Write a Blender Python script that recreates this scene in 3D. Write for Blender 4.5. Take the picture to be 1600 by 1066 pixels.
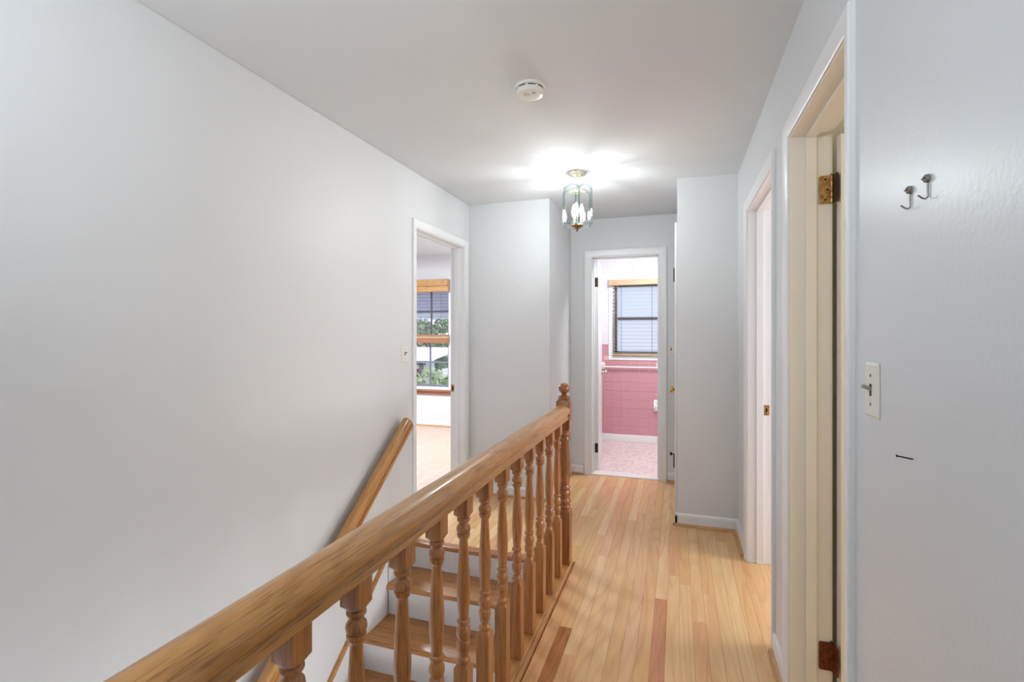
import bpy, bmesh, math, random
from mathutils import Vector, Matrix
random.seed(7)
PI = math.pi
for o in list(bpy.data.objects): bpy.data.objects.remove(o)
C = bpy.context.scene.collection
S = bpy.context.scene

# ---------------------------------------------------------------- camera
cam = bpy.data.cameras.new('camera'); cam.sensor_width = 36.0
cam.lens = 778/1600*36; cam.shift_y = -11/1600; cam.clip_start = 0.02
co = bpy.data.objects.new('camera', cam); C.objects.link(co)
co.location = (0, 0, 1.33); co.rotation_euler = (PI/2, 0, math.radians(18.35))
S.camera = co

# ---------------------------------------------------------------- world, lights, exposure
w = bpy.data.worlds.new('sky'); S.world = w; w.use_nodes = True
nt = w.node_tree; nt.nodes.clear()
sky = nt.nodes.new('ShaderNodeTexSky'); sky.sky_type = 'NISHITA'; sky.sun_disc = False
sky.sun_elevation = math.radians(48); sky.sun_rotation = math.radians(150); sky.air_density = 1.0; sky.dust_density = 3.0
mixw = nt.nodes.new('ShaderNodeMix'); mixw.data_type = 'RGBA'; mixw.inputs[0].default_value = 0.72
mixw.inputs[7].default_value = (0.86, 0.89, 1.0, 1)
bgm = nt.nodes.new('ShaderNodeVectorMath'); bgm.operation = 'SCALE'; bgm.inputs[3].default_value = 0.10
bg = nt.nodes.new('ShaderNodeBackground'); bg.inputs[1].default_value = 1.45
out = nt.nodes.new('ShaderNodeOutputWorld')
nt.links.new(sky.outputs[0], bgm.inputs[0]); nt.links.new(bgm.outputs[0], mixw.inputs[6])
nt.links.new(mixw.outputs[2], bg.inputs[0]); nt.links.new(bg.outputs[0], out.inputs[0])

def area(name, loc, rot, sx, sy, power, col=(1, 1, 1)):
    l = bpy.data.lights.new(name, 'AREA'); l.shape = 'RECTANGLE'; l.size = sx; l.size_y = sy
    l.energy = power; l.color = col
    o = bpy.data.objects.new(name, l); C.objects.link(o); o.location = loc; o.rotation_euler = rot
    return o
# added lamps for daylight assumed in the two right-hand rooms, no windows modelled; the other lamps are added fill
area('rear_fill', (-0.5, -2.3, 1.45), (PI/2, 0, 0), 1.7, 1.5, 3, (0.90, 0.95, 1.0))  # unseen lamp added behind the camera to brighten the hall
area('ceiling_fill', (-0.75, -0.30, 1.85), (PI-math.radians(30), 0, 0), 0.8, 0.5, 14, (0.88, 0.94, 1.0))  # added lamp aimed upward to lift the near ceiling
area('near_room_assumed_daylight', (2.7, 1.6, 1.35), (0, PI/2, 0), 1.2, 0.9, 14, (1.0, 0.93, 0.82))  # unseen lamp added in the closed room, warm daylight assumed, no window built
area('far_room_assumed_daylight', (2.9, 3.0, 1.35), (0, PI/2, 0), 1.2, 1.1, 32, (0.97, 0.96, 1.0))  # added area lamp for assumed daylight through the far doorway, room has no window
area('bedroom_fill', (-3.3, 4.6, 2.42), (0, 0, 0), 1.0, 1.0, 64, (0.80, 0.90, 1.0))  # invented lamp without a fixture, brightens the bedroom
area('bath_fill', (-0.25, 5.04, 2.36), (math.radians(12), 0, 0), 0.6, 0.3, 17, (0.98, 0.97, 1.0))  # added lamp for the bathroom, kept out of the floor reflection
area('stairwell_fill', (-0.72, 1.3, -1.0), (0, math.radians(105), 0), 0.6, 1.6, 16, (0.95, 0.97, 1.0))  # fill lamp added in the well to lift the lower left wall
S.view_settings.view_transform = 'Standard'; S.view_settings.look = 'None'
S.view_settings.gamma = 1; S.view_settings.use_curve_mapping = False
S.view_settings.exposure = 0.85

# ---------------------------------------------------------------- materials
def srgb(r, g, b):
    f = lambda v: (v/255/12.92) if v/255 <= .04045 else ((v/255+.055)/1.055)**2.4
    return (f(r), f(g), f(b), 1)
def mat(name, col, rough=.5, metal=0, spec=.5, bump=None, var=None, coat=0):
    m = bpy.data.materials.new(name); m.use_nodes = True; nt = m.node_tree; b = nt.nodes['Principled BSDF']
    b.inputs['Base Color'].default_value = col; b.inputs['Roughness'].default_value = rough
    b.inputs['Metallic'].default_value = metal; b.inputs['Specular IOR Level'].default_value = spec
    b.inputs['Coat Weight'].default_value = coat; b.inputs['Coat Roughness'].default_value = .15
    tc = nt.nodes.new('ShaderNodeTexCoord')
    if var:   # (scale, other colour, amount)
        n = nt.nodes.new('ShaderNodeTexNoise'); n.inputs['Scale'].default_value = var[0]; n.inputs['Detail'].default_value = 4
        mx = nt.nodes.new('ShaderNodeMix'); mx.data_type = 'RGBA'; mx.inputs[6].default_value = col; mx.inputs[7].default_value = var[1]
        mr = nt.nodes.new('ShaderNodeMapRange'); mr.inputs[1].default_value = .35; mr.inputs[2].default_value = .7; mr.inputs[4].default_value = var[2]
        nt.links.new(tc.outputs['Object'], n.inputs['Vector']); nt.links.new(n.outputs[0], mr.inputs[0])
        nt.links.new(mr.outputs[0], mx.inputs[0]); nt.links.new(mx.outputs[2], b.inputs['Base Color'])
    if bump:  # (scale, strength, distance)
        n = nt.nodes.new('ShaderNodeTexNoise'); n.inputs['Scale'].default_value = bump[0]; n.inputs['Detail'].default_value = 3
        bp = nt.nodes.new('ShaderNodeBump'); bp.inputs['Strength'].default_value = bump[1]; bp.inputs['Distance'].default_value = bump[2]
        nt.links.new(tc.outputs['Object'], n.inputs['Vector']); nt.links.new(n.outputs[0], bp.inputs['Height'])
        nt.links.new(bp.outputs[0], b.inputs['Normal'])
    return m
def wood(name, base, dark, axis='y', rough=.3, g=1.0, amt=.75, coat=.3, pore=.85):
    m = bpy.data.materials.new(name); m.use_nodes = True; nt = m.node_tree; b = nt.nodes['Principled BSDF']
    N = nt.nodes.new; L = nt.links.new
    tc = N('ShaderNodeTexCoord'); oi = N('ShaderNodeObjectInfo')
    sc = N('ShaderNodeVectorMath'); sc.operation = 'SCALE'; sc.inputs[0].default_value = (7.3, 11.7, 3.9)
    L(oi.outputs['Random'], sc.inputs[3])
    ad = N('ShaderNodeVectorMath'); ad.operation = 'ADD'; L(tc.outputs['Object'], ad.inputs[0]); L(sc.outputs[0], ad.inputs[1])
    def scaled(a, l):
        v = N('ShaderNodeVectorMath'); v.operation = 'MULTIPLY'
        k = {'x': (l, a, a), 'y': (a, l, a), 'z': (a, a, l)}[axis]
        v.inputs[1].default_value = k; L(ad.outputs[0], v.inputs[0]); return v.outputs[0]
    n1 = N('ShaderNodeTexNoise'); n1.inputs['Scale'].default_value = 1; n1.inputs['Detail'].default_value = 5; n1.inputs['Distortion'].default_value = .6
    L(scaled(26*g, 1.6*g), n1.inputs['Vector'])
    n2 = N('ShaderNodeTexNoise'); n2.inputs['Scale'].default_value = 1; n2.inputs['Detail'].default_value = 3
    L(scaled(300*g, 11*g), n2.inputs['Vector'])
    wv = N('ShaderNodeTexNoise'); wv.inputs['Scale'].default_value = 1; wv.inputs['Detail'].default_value = 0
    L(scaled(9*g, .9*g), wv.inputs['Vector'])
    # growth rings: sine of a stretched noise field
    mm = N('ShaderNodeMath'); mm.operation = 'MULTIPLY'; mm.inputs[1].default_value = 60; L(wv.outputs[0], mm.inputs[0])
    sn = N('ShaderNodeMath'); sn.operation = 'SINE'; L(mm.outputs[0], sn.inputs[0])
    r1 = N('ShaderNodeMapRange'); r1.inputs[1].default_value = .2; r1.inputs[2].default_value = 1; r1.inputs[4].default_value = .35; L(sn.outputs[0], r1.inputs[0])
    r2 = N('ShaderNodeMapRange'); r2.inputs[1].default_value = .52; r2.inputs[2].default_value = .68; r2.inputs[4].default_value = pore; L(n2.outputs[0], r2.inputs[0])
    r3 = N('ShaderNodeMapRange'); r3.inputs[1].default_value = .35; r3.inputs[2].default_value = .75; r3.inputs[4].default_value = .55; L(n1.outputs[0], r3.inputs[0])
    a1 = N('ShaderNodeMath'); a1.operation = 'ADD'; L(r1.outputs[0], a1.inputs[0]); L(r2.outputs[0], a1.inputs[1])
    a2 = N('ShaderNodeMath'); a2.operation = 'ADD'; L(a1.outputs[0], a2.inputs[0]); L(r3.outputs[0], a2.inputs[1])
    a3 = N('ShaderNodeMath'); a3.operation = 'MULTIPLY'; a3.use_clamp = True; a3.inputs[1].default_value = amt; L(a2.outputs[0], a3.inputs[0])
    mx = N('ShaderNodeMix'); mx.data_type = 'RGBA'; mx.inputs[6].default_value = base; mx.inputs[7].default_value = dark
    L(a3.outputs[0], mx.inputs[0]); L(mx.outputs[2], b.inputs['Base Color'])
    bp = N('ShaderNodeBump'); bp.inputs['Strength'].default_value = .12; bp.inputs['Distance'].default_value = .001; bp.invert = True
    L(a2.outputs[0], bp.inputs['Height']); L(bp.outputs[0], b.inputs['Normal'])
    b.inputs['Roughness'].default_value = rough; b.inputs['Coat Weight'].default_value = coat; b.inputs['Coat Roughness'].default_value = .12
    return m

M = {}
M['wall'] = mat('wall_paint', srgb(220, 222, 223), .42, spec=.4, bump=(140, .10, .002))
M['wall_gloss'] = mat('wall_paint_satin', srgb(214, 217, 219), .33, spec=.5, bump=(95, .16, .003))
M['ceiling'] = mat('ceiling_paint', srgb(220, 224, 226), .8, spec=.2, bump=(60, .05, .002))
M['trim'] = mat('white_trim_paint', srgb(234, 235, 236), .32, spec=.5, bump=(20, .05, .002))
M['cream'] = mat('cream_trim_paint', srgb(236, 231, 219), .35, bump=(20, .05, .002))
M['pinkwhite'] = mat('room_wall_paint', srgb(228, 226, 230), .6)
M['creamwall'] = mat('cream_room_paint', srgb(232, 224, 205), .6)
OAK = srgb(200, 146, 84); OAKD = srgb(143, 90, 42)
M['oak_y'] = wood('oak_along_hall', OAK, OAKD, 'y', .3)
M['oak_z'] = wood('oak_upright', srgb(186, 126, 70), srgb(130, 75, 37), 'z', .28)
M['oak_newel'] = wood('oak_newel', srgb(164, 103, 56), srgb(110, 63, 31), 'z', .25)
M['oak_x'] = wood('oak_tread', srgb(186, 128, 68), srgb(130, 80, 38), 'x', .3)
M['nosing'] = wood('oak_nosing', srgb(176, 116, 68), srgb(124, 74, 38), 'x', .3)
M['boards'] = [wood('floor_oak_%s' % n, srgb(*c1), srgb(*c2), 'y', .27, .7, .66, .35, .32) for n, c1, c2 in (
    ('pale', (231, 190, 137), (202, 146, 92)), ('honey', (226, 182, 124), (196, 138, 82)), ('gold', (222, 174, 112), (188, 128, 70)),
    ('rosy', (224, 174, 122), (194, 134, 86)), ('straw', (233, 195, 142), (208, 160, 102)))]
M['redboard'] = wood('floor_oak_red', srgb(202, 138, 92), srgb(168, 100, 62), 'y', .27, .8, .6, .35)
M['brownboard'] = wood('floor_oak_brown', srgb(190, 126, 72), srgb(140, 82, 42), 'y', .27, .8, .7, .35)
M['bedfloor'] = wood('bedroom_floor_oak', srgb(212, 184, 160), srgb(186, 152, 130), 'y', .35, .8, .6, .2)
M['subfloor'] = mat('dark_joint', srgb(150, 108, 68), .8)
M['shoe'] = wood('oak_shoe_moulding', srgb(205, 158, 105), srgb(160, 110, 65), 'y', .4)
M['shoe_x'] = wood('oak_shoe_moulding_across', srgb(205, 158, 105), srgb(160, 110, 65), 'x', .4)
M['brass'] = mat('polished_brass', srgb(200, 165, 90), .25, 1)
M['oldbrass'] = mat('worn_brass', srgb(196, 160, 104), .38, .85, var=(60, srgb(120, 84, 44), .9), bump=(90, .2, .001))
M['rust'] = mat('rusted_hinge_steel', srgb(128, 66, 28), .6, .4, var=(70, srgb(66, 34, 18), .9), bump=(120, .3, .001))
M['bronze'] = mat('dark_bronze', srgb(74, 54, 42), .5, .6, var=(60, srgb(40, 30, 26), .8))
M['nickel'] = mat('nickel_metal', srgb(190, 190, 186), .25, 1)
M['palebrass'] = mat('pale_lantern_brass', srgb(222, 219, 202), .25, 1)
M['antique'] = mat('antique_lantern_brass', srgb(150, 128, 84), .3, 1)
M['steel'] = mat('hook_steel', srgb(150, 148, 144), .25, 1)
M['black'] = mat('black_metal', srgb(30, 30, 30), .5, .4)
M['dark'] = mat('dark_slot', srgb(28, 28, 26), .7)
M['plate'] = mat('ivory_switch_plate', srgb(226, 225, 214), .35)
M['toggle'] = mat('worn_toggle', srgb(160, 155, 140), .4)
M['screwp'] = mat('plate_screw', srgb(120, 116, 104), .4, .5)
M['plastic'] = mat('white_plastic', srgb(232, 231, 226), .4)
M['plastic2'] = mat('grey_printed_plastic', srgb(176, 176, 170), .5)
M['ceramic'] = mat('white_ceramic', srgb(240, 238, 236), .15)
M['pink'] = mat('pink_wall_tile', srgb(204, 146, 153), .32, var=(5, srgb(210, 156, 162), .6))
M['grout'] = mat('pale_pink_grout', srgb(226, 190, 194), .7)
M['marble'] = mat('marble_threshold', srgb(236, 230, 228), .2)
M['tan'] = wood('tan_blind_wood', srgb(206, 180, 142), srgb(180, 150, 112), 'x', .45)
M['slat'] = mat('blind_slat_taupe', srgb(176, 160, 138), .5)
M['darkslat'] = mat('blind_slat_dark_brown', srgb(120, 92, 72), .5)  # bedroom slats, darker brown than their valance
M['bedblind'] = wood('honey_blind_wood', srgb(204, 154, 94), srgb(160, 108, 58), 'x', .4)
M['bedblind_red'] = wood('red_brown_blind_wood', srgb(166, 112, 84), srgb(134, 84, 60), 'x', .4)
M['cord'] = mat('blind_cord', srgb(96, 92, 88), .8)
M['sash'] = mat('grey_window_sash', srgb(120, 122, 130), .45)
M['alu'] = mat('awning_metal', srgb(176, 178, 200), .4, .1)
M['whitemetal'] = mat('white_roof_metal', srgb(226, 232, 240), .5)
M['lawn'] = mat('pale_paving', srgb(190, 190, 194), .9, var=(.6, srgb(150, 160, 140), .9))
M['leaf'] = mat('tree_leaf', srgb(128, 150, 122), .7)
M['leaf2'] = mat('pale_tree_leaf', srgb(160, 178, 140), .7)
M['bark'] = mat('tree_bark', srgb(96, 80, 66), .9)
M['siding'] = mat('pale_siding', srgb(206, 206, 212), .7)
M['post'] = mat('dark_timber_post', srgb(92, 80, 78), .7)
M['shadeglass'] = mat('dark_house_window', srgb(60, 64, 72), .15)
def emis(name, col, st):
    m = bpy.data.materials.new(name); m.use_nodes = True; b = m.node_tree.nodes['Principled BSDF']
    b.inputs['Base Color'].default_value = col; b.inputs['Emission Color'].default_value = col; b.inputs['Emission Strength'].default_value = st
    return m
M['bulb'] = emis('lit_bulb', (.96, .98, 1, 1), 182)
def glass(name, tint, refl=.08, rough=.02, fk=1.0):
    m = bpy.data.materials.new(name); m.use_nodes = True; nt = m.node_tree; nt.nodes.clear()
    t = nt.nodes.new('ShaderNodeBsdfTransparent'); t.inputs[0].default_value = tint
    g = nt.nodes.new('ShaderNodeBsdfGlossy'); g.inputs['Roughness'].default_value = rough
    fr = nt.nodes.new('ShaderNodeFresnel'); fr.inputs[0].default_value = 1.5
    a = nt.nodes.new('ShaderNodeMath'); a.operation = 'ADD'; a.use_clamp = True; a.inputs[1].default_value = refl
    mx = nt.nodes.new('ShaderNodeMixShader'); o = nt.nodes.new('ShaderNodeOutputMaterial')
    a.operation = 'MULTIPLY_ADD'; a.inputs[1].default_value = fk; a.inputs[2].default_value = refl
    nt.links.new(fr.outputs[0], a.inputs[0]); nt.links.new(a.outputs[0], mx.inputs[0])
    nt.links.new(t.outputs[0], mx.inputs[1]); nt.links.new(g.outputs[0], mx.inputs[2]); nt.links.new(mx.outputs[0], o.inputs[0])
    return m
M['pane'] = glass('window_glass', (.97, .98, .99, 1), .0)
M['lampglass'] = glass('lantern_glass', (.985, .995, .995, 1), .0, .02, .3)
M['bevelglass'] = glass('lantern_bevelled_glass', (.78, .89, .90, 1), .06, .12, .45)
def frosted():
    m = bpy.data.materials.new('frosted_window_glass'); m.use_nodes = True; nt = m.node_tree; nt.nodes.clear()
    t = nt.nodes.new('ShaderNodeBsdfTranslucent'); t.inputs[0].default_value = (.78, .80, .85, 1)
    p = nt.nodes.new('ShaderNodeBsdfTransparent'); p.inputs[0].default_value = (.70, .72, .78, 1)
    mx = nt.nodes.new('ShaderNodeMixShader'); mx.inputs[0].default_value = .35; o = nt.nodes.new('ShaderNodeOutputMaterial')
    nt.links.new(t.outputs[0], mx.inputs[1]); nt.links.new(p.outputs[0], mx.inputs[2]); nt.links.new(mx.outputs[0], o.inputs[0])
    return m
M['frost'] = frosted()
def mosaic():
    m = mat('pink_mosaic_floor', srgb(226, 204, 203), .35); nt = m.node_tree; b = nt.nodes['Principled BSDF']
    tc = nt.nodes.new('ShaderNodeTexCoord'); v = nt.nodes.new('ShaderNodeTexVoronoi'); v.inputs['Scale'].default_value = 34; v.inputs['Randomness'].default_value = .35
    r = nt.nodes.new('ShaderNodeValToRGB'); cr = r.color_ramp; cr.elements[0].color = srgb(230, 218, 214); cr.elements[1].color = srgb(212, 184, 184)
    sp = nt.nodes.new('ShaderNodeSeparateColor')
    nt.links.new(tc.outputs['Object'], v.inputs['Vector']); nt.links.new(v.outputs['Color'], sp.inputs[0]); nt.links.new(sp.outputs[0], r.inputs[0])
    nt.links.new(r.outputs[0], b.inputs['Base Color'])
    return m
M['mosaic'] = mosaic()

# ---------------------------------------------------------------- helpers
class MB:
    def __init__(s): s.b = bmesh.new()
    def box(s, x0, x1, y0, y1, z0, z1, bev=0):
        b = s.b if not bev else bmesh.new()
        vs = [b.verts.new(p) for p in ((x0,y0,z0),(x1,y0,z0),(x1,y1,z0),(x0,y1,z0),(x0,y0,z1),(x1,y0,z1),(x1,y1,z1),(x0,y1,z1))]
        for f in ((0,3,2,1),(4,5,6,7),(0,1,5,4),(1,2,6,5),(2,3,7,6),(3,0,4,7)): b.faces.new([vs[i] for i in f])
        if bev:
            bmesh.ops.bevel(b, geom=list(b.edges), offset=bev, segments=2, affect='EDGES', profile=.5)
            s.join(b)
        return s
    def join(s, b):
        me = bpy.data.meshes.new('t'); b.to_mesh(me); b.free(); s.b.from_mesh(me); bpy.data.meshes.remove(me)
    def rings(s, rings, closed=True, caps=True):
        b = s.b; R = [[b.verts.new(p) for p in r] for r in rings]; n = len(R[0])
        for a, c in zip(R, R[1:]):
            for i in range(n if closed else n-1):
                j = (i+1) % n; b.faces.new((a[i], a[j], c[j], c[i]))
        if caps and closed:
            b.faces.new(list(reversed(R[0]))); b.faces.new(R[-1])
        return s
    def lathe(s, prof, cx=0, cy=0, n=20):
        rr = [[(cx+max(r,1e-4)*math.cos(2*PI*i/n), cy+max(r,1e-4)*math.sin(2*PI*i/n), z) for i in range(n)] for r, z in prof]
        return s.rings(rr)
    def extrude(s, prof, p0, p1, u, v):      # profile (a,b) -> p + a*u + b*v swept p0..p1
        u, v, p0, p1 = Vector(u), Vector(v), Vector(p0), Vector(p1)
        return s.rings([[p + a*u + b_*v for a, b_ in prof] for p in (p0, p1)])
    def tube(s, pts, r, n=8):
        pts = [Vector(p) for p in pts]; rr = []; ref = Vector((0.13, 0.31, 1)).normalized()
        for i, p in enumerate(pts):
            d = (pts[min(i+1, len(pts)-1)] - pts[max(i-1, 0)]).normalized()
            a = d.cross(ref); a = a.normalized() if a.length > .1 else d.cross(Vector((1,0,0))).normalized()
            c = d.cross(a)
            rr.append([p + (a*math.cos(2*PI*k/n) + c*math.sin(2*PI*k/n))*r for k in range(n)])
        return s.rings(rr)
    def torus(s, mtx, R, r, n=16, k=6, sx=1.0):
        rr = []
        for i in range(n+1):
            t = 2*PI*i/n
            rr.append([mtx @ Vector(((R + r*math.cos(2*PI*j/k))*math.cos(t)*sx, (R + r*math.cos(2*PI*j/k))*math.sin(t), r*math.sin(2*PI*j/k))) for j in range(k)])
        return s.rings(rr, caps=False)
    def sphere(s, c, r, sx=1, sy=1, sz=1, seg=16):
        bmesh.ops.create_uvsphere(s.b, u_segments=seg, v_segments=seg//2+2, radius=r, matrix=Matrix.Translation(c) @ Matrix.Diagonal((sx, sy, sz, 1)))
        return s
    def xf(s, mtx): bmesh.ops.transform(s.b, matrix=mtx, verts=s.b.verts); return s
    def obj(s, name, m, parent=None, smooth=False, loc=None):
        bmesh.ops.recalc_face_normals(s.b, faces=s.b.faces)
        me = bpy.data.meshes.new(name); s.b.to_mesh(me); s.b.free()
        for mm in (m if isinstance(m, (list, tuple)) else [m]): me.materials.append(mm)
        if smooth:
            me.polygons.foreach_set('use_smooth', [True]*len(me.polygons))
            try: me.set_sharp_from_angle(angle=math.radians(38))
            except Exception: pass
        o = bpy.data.objects.new(name, me); C.objects.link(o)
        if parent: o.parent = parent
        if loc: o.location = loc
        return o
def tag(o, label=None, cat=None, group=None, kind=None):
    if label: o['label'] = label
    if cat: o['category'] = cat
    if group: o['group'] = group
    if kind: o['kind'] = kind
    return o
def empty(name, loc=(0,0,0), parent=None):
    o = bpy.data.objects.new(name, None); C.objects.link(o); o.location = loc; o.empty_display_size = .1
    if parent: o.parent = parent
    return o
def struct(o, label): return tag(o, label, kind='structure')
def box(*a, bev=0): return MB().box(*a, bev=bev)

# measured planes of the place (metres; the hall runs along +y)
XL, XR, CZ = -1.66, .39, 2.41
YB, YL, YF = 3.655, 3.86, 4.70           # closet block face, landing wall, bath wall
XC = -.966                               # corner of the landing wall
YN = 2.81                                # landing nosing
WX = -.655                               # edge of the stair well under the railing
YR = -2.4

# ---------------------------------------------------------------- shell
b = MB()   # left wall with the bedroom doorway, runs down the stair well
b.box(XL-.12, XL, YR, 2.947, -2.8, 2.47); b.box(XL-.12, XL, 2.947, 3.778, 2.058, 2.47); b.box(XL-.12, XL, 3.778, YF+.13, -.3, 2.47); b.box(XL-.12, XL, 2.947, 3.778, -2.8, -.02)
wall_left = struct(b.obj('wall_left', M['wall']), 'long pale grey wall beside the stairs with the bedroom doorway')
wall_landing = struct(box(XL, XC, YL, YF+.13, -.02, CZ+.05).obj('wall_landing', M['wall']), 'pale grey wall at the end of the landing with its corner')
b = MB(); b.box(XC, -.781, YF, YF+.13, -.02, CZ+.05); b.box(-.781, -.142, YF, YF+.13, 2.068, CZ+.05); b.box(-.142, 0, YF, YF+.13, -.02, CZ+.05)
wall_far = struct(b.obj('wall_far', M['wall']), 'pale grey end wall round the bathroom door')
# closet block: front slab and side wall with a shallow closet doorway
b = MB(); b.box(0, XR, YB, YB+.09, -.02, CZ+.05); b.box(0, .10, YB+.09, 4.70, 2.06, CZ+.05); b.box(0, .10, 4.53, YF+.13, -.02, 2.06); b.box(.14, XR, YB+.09, YF+.13, -.02, CZ+.05)
wall_closet = struct(b.obj('wall_closet', M['wall']), 'grey projecting closet wall beside the far right doorway')
b = MB(); A0, A1, B0, B1 = 1.395, 2.044, 2.372, 3.19
b.box(XR, XR+.13, YR, A0-.018, -.02, CZ+.05); b.box(XR, XR+.13, A0-.018, A1+.018, 2.063, CZ+.05); b.box(XR, XR+.13, A1+.018, B0-.018, -.02, CZ+.05)
b.box(XR, XR+.13, B0-.018, B1+.018, 2.063, CZ+.05); b.box(XR, XR+.13, B1+.018, YF+.13, -.02, CZ+.05)
wall_right = struct(b.obj('wall_right', M['wall_gloss']), 'pale grey satin wall on the right with two doorways')
struct(box(XL-.12, XR+.13, YR-.12, YR, -2.8, CZ+.05).obj('wall_rear', M['wall']), 'wall behind the photographer')
struct(MB().box(XL+.003, XR, YR, YF, CZ, CZ+.1).box(XL, XL+.003, YR, YF, CZ+.025, CZ+.1).obj('ceiling', M['ceiling']), 'plain white hall ceiling')
# stair well
struct(box(WX, WX+.05, YR, YN-.03, -2.8, -.022).obj('wall_stairwell', M['wall']), 'wall of the stair well under the railing')
struct(box(XL, WX, YR, YN, -2.9, -2.8).obj('floor_lower', M['bedfloor']), 'floor at the foot of the stairs')

# hall floor: every board an object
floor = struct(MB().box(WX, XR+.13, YR, YF, -.06, -.0185).box(XL, WX, YN+.05, YL, -.06, -.0185).box(XC, WX, YL, YF, -.06, -.0185).obj('floor', M['subfloor']),
               'honey oak strip floor of the hall')
def board(x0, x1, y0, y1, m, name='board', parent=floor, top=0):
    g = .0004
    o = MB().box(-(x1-x0)/2+g, (x1-x0)/2-g, 0, y1-y0-g, -.018, 0).obj(name, m, parent, loc=(((x0+x1)/2), y0, top))
    return o
W = .0575
def lane_run(x0, x1, y0, y1, fixed=()):
    y = y0; first = True
    cuts = sorted(fixed)
    while y < y1-.001:
        L = random.uniform(.55, 1.5)
        if first: L *= random.uniform(.3, 1); first = False
        e = min(y+L, y1)
        if y1-e < .2: e = y1
        for (a, c, m) in cuts:
            if y < a < e or abs(y-a) < 1e-6:
                e = a if y < a-1e-6 else c
                board(x0, x1, y, e, m if abs(y-a) < 1e-6 else random.choice(M['boards'])); y = e; break
        else:
            board(x0, x1, y, e, random.choice(M['boards'])); y = e
for n in range(-27, 9):
    x0 = -.105 + W*n; x1 = x0+W
    if x0 >= -.60:
        if x1 > XR: x1 = XR
        yend = YF if x1 <= .001 else (YF if x0 < 0 else YB)
        if x0 < 0 < x1: yend = YB; lane_run(x0, 0, YB, YF)
        fx = ()
        if n == 0: fx = ((1.3, 2.605, M['redboard']),)
        if n == -7: fx = ((1.15, 2.22, M['brownboard']),)
        if n == -6: fx = ((3.0, 3.9, M['boards'][3]),)
        lane_run(x0, x1, -1.9, yend, fx)
    elif x1 > XL:
        x0 = max(x0, XL)
        ytop = YL if x0 < XC-.02 else YF
        lane_run(x0, x1, YN+.0625, ytop)
board(-.585, -.105-W*8.05, -1.9, YN, M['brownboard'])
# thresholds of the two right-hand rooms and the bedroom
room_floor = MB().box(XR+.0, 3.2, .2, 2.18, -.06, -.002).box(XR, 3.2, 2.22, 4.3, -.06, -.001)
struct(room_floor.obj('floor_rooms', M['boards'][1]), 'oak floor inside the right-hand rooms')

# bedroom shell
b = MB(); b.box(-5.2, -3.98, 6.47, 6.60, -.02, 2.5); b.box(-3.08, -1.78, 6.47, 6.60, -.02, 2.5); b.box(-3.98, -3.08, 6.47, 6.60, -.02, .50); b.box(-3.98, -3.08, 6.47, 6.60, 2.06, 2.5)
wall_bed = struct(b.obj('wall_bedroom_far', M['pinkwhite']), 'white bedroom window wall seen through the left doorway')
struct(MB().box(-5.3, -5.2, 1.6, 6.6, -.02, 2.5).box(-5.3, -1.78, 1.5, 1.6, -.02, 2.5).box(-1.90, -1.78, YF+.13, 6.6, -.02, 2.5).obj('wall_bedroom_side', M['pinkwhite']), 'white side walls of the bedroom')
struct(box(-5.3, -1.72, 1.5, 6.6, 2.46, 2.52).obj('ceiling_bedroom', M['ceiling']), 'white bedroom ceiling')
bedfloor = struct(box(-5.3, -1.67, 1.5, 6.5, -.06, -.0175).obj('floor_bedroom', M['subfloor']), 'blond oak floor of the bedroom')
b = MB()
x = -5.2
while x < -1.69:
    y = 1.6 + random.uniform(-.8, 0)
    while y < 6.46:
        e = y + random.uniform(.7, 1.5)
        b.box(x+.0006, min(x+W, -1.67)-.0006, max(y, 1.6), min(e, 6.465)-.001, -.017, 0); y = e
    x += W
tag(b.obj('floorboards', M['bedfloor'], bedfloor), kind='stuff')

# bathroom shell
BY = 6.29
b = MB(); b.box(-1.2, -.758, BY, BY+.14, -.02, 2.45); b.box(.10, .62, BY, BY+.14, -.02, 2.45); b.box(-.758, .10, BY, BY+.14, -.02, 1.062); b.box(-.758, .10, BY, BY+.14, 1.96, 2.45)
wall_bath = struct(b.obj('wall_bathroom', M['pinkwhite']), 'bathroom window wall, white above and pink tile below')
struct(MB().box(-1.3, -1.2, YF+.13, BY+.14, -.02, 2.45).box(.62, .72, YF+.13, BY+.14, -.02, 2.45).box(XR, .72, YF, YF+.13, -.02, 2.45).obj('wall_bathroom_side', M['pinkwhite']), 'bathroom side walls')
struct(box(-1.3, .72, YF+.10, BY+.14, 2.40, 2.47).obj('ceiling_bathroom', M['ceiling']), 'white bathroom ceiling')
struct(box(-1.3, .72, YF+.11, BY, -.06, .002).obj('floor_bathroom', M['mosaic']), 'small pink and white mosaic tile bathroom floor')
# tile field
T = .108; zb = .088
tiles = MB().box(-1.2, .62, BY-.0045, BY, zb, 1.007).box(-1.2, -.813, BY-.0045, BY, 1.007, 1.204).obj('grout_bed', M['grout'], wall_bath)
meshes = {}
for r in range(11):
    z0 = zb + T*r; z1 = min(z0+T, 1.204)
    for c_ in range(17):
        x0 = -1.195 + T*c_; x1 = x0+T
        if x0 > .40: continue
        zz = z1
        if x1 > -.813:
            if z0 >= 1.0: 
                if x0 >= -.82: continue
                x1 = -.814
            else:
                zz = min(z1, 1.007)
        elif z0 >= 1.2: continue
        if zz-z0 < .01: continue
        w_, h_ = round(x1-x0, 4), round(zz-z0, 4)
        if (w_, h_) not in meshes:
            o = MB().box(.0012, w_-.0012, -.009, -.0046, .0012, h_-.0012, bev=.0006).obj('tile', M['pink'], wall_bath)
            meshes[(w_, h_)] = o.data
        else:
            o = bpy.data.objects.new('tile', meshes[(w_, h_)]); C.objects.link(o); o.parent = wall_bath
        o.location = (x0, BY, z0)
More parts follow.
